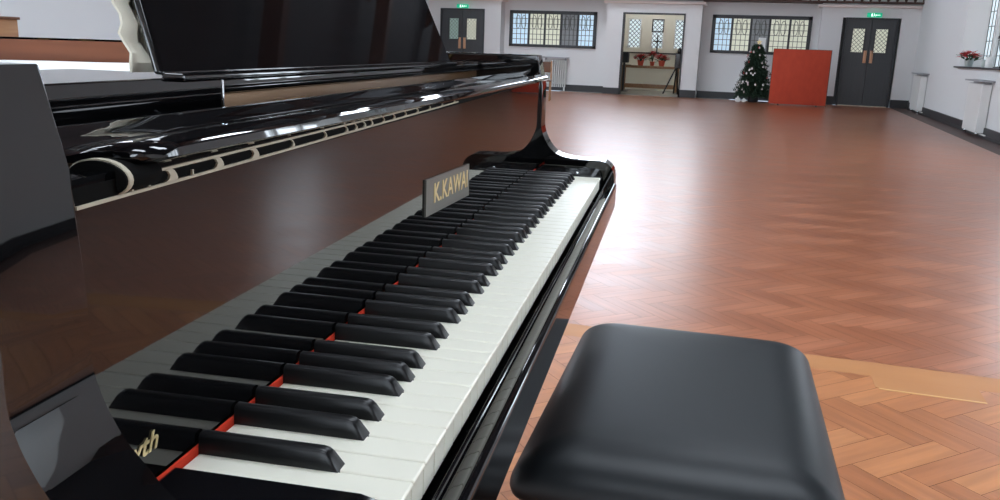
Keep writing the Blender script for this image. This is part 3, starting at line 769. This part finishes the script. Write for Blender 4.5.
# logo plate + lettering
def text_mesh(s, size, ext, shear=0, sp=1.0, bold=0.0):
    cu = bpy.data.curves.new('t', 'FONT'); cu.body = s; cu.size = size; cu.extrude = ext; cu.shear = shear; cu.space_character = sp; cu.offset = bold
    o = bpy.data.objects.new('t', cu); C.objects.link(o)
    dg = bpy.context.evaluated_depsgraph_get(); me = bpy.data.meshes.new_from_object(o.evaluated_get(dg))
    bpy.data.objects.remove(o); return me
def letter(name, s, size, x0, x1, z0, z1, y, m, parent, shear=0, ext=.0003, bold=0, skew=0):
    me = text_mesh(s, size, ext, shear, 1.05, bold)
    xs = [v.co.x for v in me.vertices]; ys = [v.co.y for v in me.vertices]
    a, b, c_, d = min(xs), max(xs), min(ys), max(ys)
    for v in me.vertices:
        u = (v.co.x-a)/(b-a); w = (v.co.y-c_)/(d-c_); zz = v.co.z
        v.co = (x0+(x1-x0)*u, y-zz, KZ+z0+(z1-z0)*w+skew*u)
    me.materials.append(M[m]); o = bpy.data.objects.new(name, me); C.objects.link(o); o.parent = parent; return o
def pl(bm):
    prism(bm, [(.484, .0535), (.684, .0455), (.682, .0875), (.4845, .0945)], 'y', FY-.0022, FY-.0001)
LP = kp('logo_plate', pl, 'plate', smooth=False, label='grey clear plate with gold lettering')
letter('lettering', 'K.KAWAI', .03, .515, .672, .064, .0865, FY-.0026, 'gold', LP, bold=.0004, skew=-.0055)
letter('dealer_lettering', 'yth', .012, -.0405, -.0150, .0195, .0335, FY-.0006, 'gold', FB, shear=.35, bold=.0002)
# music desk and its slide
kp('desk_slide', lambda bm: box(bm, XA+.03, .272, .098, .24, .1775, .2068, bev=.002), 'black')
kp('desk_shelf', lambda bm: box(bm, .278, XC-.02, .104, .235, .191, .2035, bev=.002), 'black')
kp('desk_pin', lambda bm: (tube(bm, (.2745, .099, .176), (.2745, .099, .207), .0013), ball(bm, (.2745, .098, .207), .0022)), 'chrome')
t20 = math.tan(math.radians(23))
def desk(bm):
    H = .30
    A = [(.201, .2085), (1.055, .2085), (1.055-.12*H, .2085+H), (.201+.24*H, .2085+H)]
    V = []
    for th in (0, .009):
        V.append([bm.verts.new((x, .106+(z-.2085)*t20+th, z)) for x, z in A])
    fs = [bm.faces.new(V[0]), bm.faces.new(V[1][::-1])]
    for i in range(4): fs.append(bm.faces.new((V[0][i], V[0][(i+1) % 4], V[1][(i+1) % 4], V[1][i])))
    bmesh.ops.bevel(bm, geom=list(bm.edges), offset=.003, segments=3, profile=.5, affect='EDGES')
MD = kp('music_desk', desk, 'black')
kp('desk_ledge', lambda bm: box(bm, .20, 1.03, .088, .108, .2036, .2098, bev=.002), 'black', MD)
kp('desk_prop', lambda bm: tube(bm, (.80, .18, .36), (.80, .30, .20), .005), 'brass', MD)
# legs and pedals
def leg(x, y, nm='leg'):
    o = kp(nm, lambda bm: (prism(bm, [(x-.055, -.12), (x+.055, -.12), (x+.05, -.25), (x+.035, -.62), (x-.035, -.62), (x-.05, -.25)], 'y', y-.05, y+.05, bev=.008),
                           box(bm, x-.045, x+.045, y-.045, y+.045, -.655, -.62, bev=.004)), 'black')
    kp('caster', lambda bm: (tube(bm, (x, y, -.66), (x, y, -.695), .018), tube(bm, (x-.018, y+.01, -.704), (x+.018, y+.01, -.704), .0305, n=20)), 'brass', o)
leg(.03, .12); leg(1.19, .12); leg(.22, 1.45)
kp('leg_block', lambda bm: box(bm, .1, .34, 1.35, 1.6, -.125, .03, bev=.005), 'black')
ly = kp('pedal_lyre', lambda bm: (box(bm, .50, .53, .16, .20, -.62, -.12, bev=.004), box(bm, .69, .72, .16, .20, -.62, -.12, bev=.004), box(bm, .46, .76, .12, .24, -.66, -.61, bev=.006), box(bm, .47, .75, .1, .26, -.135, -.115)), 'black')
for x in (.55, .61, .67): kp('pedal', lambda bm: (box(bm, x-.012, x+.012, .03, .13, -.645, -.637, bev=.003), box(bm, x-.02, x+.02, .0, .05, -.646, -.636, bev=.004)), 'brass', ly)

# cloths lying in / behind the piano
ca, sa = math.cos(PA), math.sin(PA)
def pw(x, y, z): return (ca*x-sa*y, sa*x+ca*y, ST+KZ+z)
def cloth_flat(bm):
    n, mm = 36, 30; V = []
    inn = offs(path, TH+.014)
    def xmax(y):
        c = [p[0] for p in zip(*zip(*inn))] if False else None
        best = .2
        for (xa, ya), (xb, yb) in zip(inn, inn[1:]):
            if xa > .22 and min(ya, yb) <= y <= max(ya, yb) and abs(yb-ya) > 1e-6: best = max(best, xa+(xb-xa)*(y-ya)/(yb-ya))
        return best
    for j in range(mm+1):
        y = .34+1.30*j/mm; x0 = XA+.02 if y < 1.3 else XA+.02+ (y-1.3)*.4; x1 = xmax(y)-.004
        V.append([bm.verts.new((x0+(x1-x0)*i/n, y, .1805+.0016*math.sin(9*x0+i*.9)+.0012*math.cos(j*1.3+i*.2))) for i in range(n+1)])
    for j in range(mm):
        for i in range(n): bm.faces.new((V[j][i], V[j][i+1], V[j+1][i+1], V[j+1][i]))
    r = bmesh.ops.extrude_face_region(bm, geom=list(bm.faces))
    bmesh.ops.translate(bm, verts=[v for v in r['geom'] if isinstance(v, bmesh.types.BMVert)], vec=(0, 0, -.012))
o = part('string_cover', cloth_flat, 'cloth'); o.location = pw(0, 0, 0); o.rotation_euler.z = PA
tag(o, 'white cloth cover spread over the strings inside the piano', 'cloth')
def crumple(bm):
    n, mm = 14, 40; V = []; r = random.Random(4)
    for j in range(mm+1):
        z = .2095+.29*j/mm; row = []
        f = max(0, 1-(z-.2)/.09)
        for i in range(n+1):
            u = i/n
            x = .197+.05*u + .27*(z-.2085) - .004*f*abs(math.sin(j*1.1))
            y = .119+(z-.2085)*t20 + .006+(.002+.007*u)*math.sin(u*PI*4+ j*.9*f) + f*.005*math.cos(j*1.7+u*4)
            row.append(bm.verts.new((x, y, z)))
        V.append(row)
    for j in range(mm):
        for i in range(n): bm.faces.new((V[j][i], V[j][i+1], V[j+1][i+1], V[j+1][i]))
    r = bmesh.ops.extrude_face_region(bm, geom=list(bm.faces))
    bmesh.ops.translate(bm, verts=[v for v in r['geom'] if isinstance(v, bmesh.types.BMVert)], vec=(0, .002, 0))
o = part('cream_cloth', crumple, 'cream_cloth', angle=30); o.location = pw(0, 0, 0); o.rotation_euler.z = PA
tag(o, 'crumpled cream cloth hanging behind the left edge of the music desk', 'cloth')

# ------------------------------------------------------------------ the bench
B = thing('piano_bench', 'black padded leather piano bench beside the keyboard', 'bench', tuple(pw(.8225, -.329, -KZ)), PA-.055)
BH = KZ-.236
def cushion(bm):
    hx, hy = .3035, .203; nx, ny = 40, 28
    def R(u, v):
        # rounded rectangle super-ellipse height
        ax, ay = abs(u), abs(v)
        return ax, ay
    top = []
    prof_ = [(.010, 0), (.002, .006), (.0, .014)] + [(.088*(1-math.cos(t)), .014+.057*math.sin(t)) for t in [PI/2*k/14 for k in range(1, 14)]]
    rings = []
    def ring(ins, z, rad):
        pts = []; a, b = hx-ins, hy-ins; r = max(.004, rad)
        for cx, cy, s in ((a-r, b-r, 0), (-a+r, b-r, 1), (-a+r, -b+r, 2), (a-r, -b+r, 3)):
            for k in range(7):
                t = PI/2*(s+k/6); pts.append((cx+r*math.cos(t), cy+r*math.sin(t), z))
        return [bm.verts.new(p) for p in pts]
    for ins, z in prof_: rings.append(ring(ins, BH-.072+z, .034-ins*.15))
    rings.append(ring(.12, BH-.072+.0716, .02)); rings.append(ring(.16, BH-.072+.072, .012)); rings.append(ring(.195, BH-.072+.0721, .006))
    for A, B_ in zip(rings, rings[1:]):
        n = len(A)
        for i in range(n): bm.faces.new((A[i], A[(i+1) % n], B_[(i+1) % n], B_[i]))
    bm.faces.new(rings[0][::-1]); bm.faces.new(rings[-1])
part('seat_cushion', cushion, 'leather', B, angle=80)
bxs('seat_frame', 'black', B, (-.265, .28, -.175, .175, BH-.118, BH-.0725), bev=.004)
for sx in (-.24, .25):
    for sy in (-.158, .158):
        part('leg', lambda bm: (prism(bm, [(sx-.024, BH-.119), (sx+.024, BH-.119), (sx+.018, 0), (sx-.018, 0)], 'y', sy-.022, sy+.022, bev=.003)), 'black', B)
for s in (-1, 1):
    part('height_knob', lambda bm: (tube(bm, (s*.26, 0, BH-.095), (s*.30, 0, BH-.095), .010), tube(bm, (s*.30, 0, BH-.095), (s*.32, 0, BH-.095), .026, n=20)), 'black', B)

# ------------------------------------------------------------------ camera
V = (-.3579, -.3124, 1.1634, .2942, -.2373, .0353, 841.2293)
cam = bpy.data.cameras.new('camera'); co = bpy.data.objects.new('camera', cam); C.objects.link(co)
cam.sensor_fit = 'HORIZONTAL'; cam.sensor_width = 36; cam.lens = V[6]*36/1000; cam.clip_start = .02; cam.clip_end = 200
y_, p_, r_ = V[3:6]
f = Vector((math.cos(p_)*math.cos(y_), math.cos(p_)*math.sin(y_), math.sin(p_)))
rt = f.cross(Vector((0, 0, 1))).normalized(); up = rt.cross(f)
rt2 = math.cos(r_)*rt+math.sin(r_)*up; up2 = -math.sin(r_)*rt+math.cos(r_)*up
co.matrix_world = Matrix(((rt2.x, up2.x, -f.x, V[0]), (rt2.y, up2.y, -f.y, V[1]), (rt2.z, up2.z, -f.z, V[2]), (0, 0, 0, 1)))
cam.dof.use_dof = False
bpy.context.scene.camera = co

# ------------------------------------------------------------------ world and view
w = bpy.data.worlds.new('world'); bpy.context.scene.world = w; w.use_nodes = True
w.node_tree.nodes['Background'].inputs[0].default_value = (.7, .82, 1, 1); w.node_tree.nodes['Background'].inputs[1].default_value = .8
vs = bpy.context.scene.view_settings
vs.view_transform = 'Standard'; vs.look = 'None'; vs.exposure = 0.25; vs.gamma = 1; vs.use_curve_mapping = False
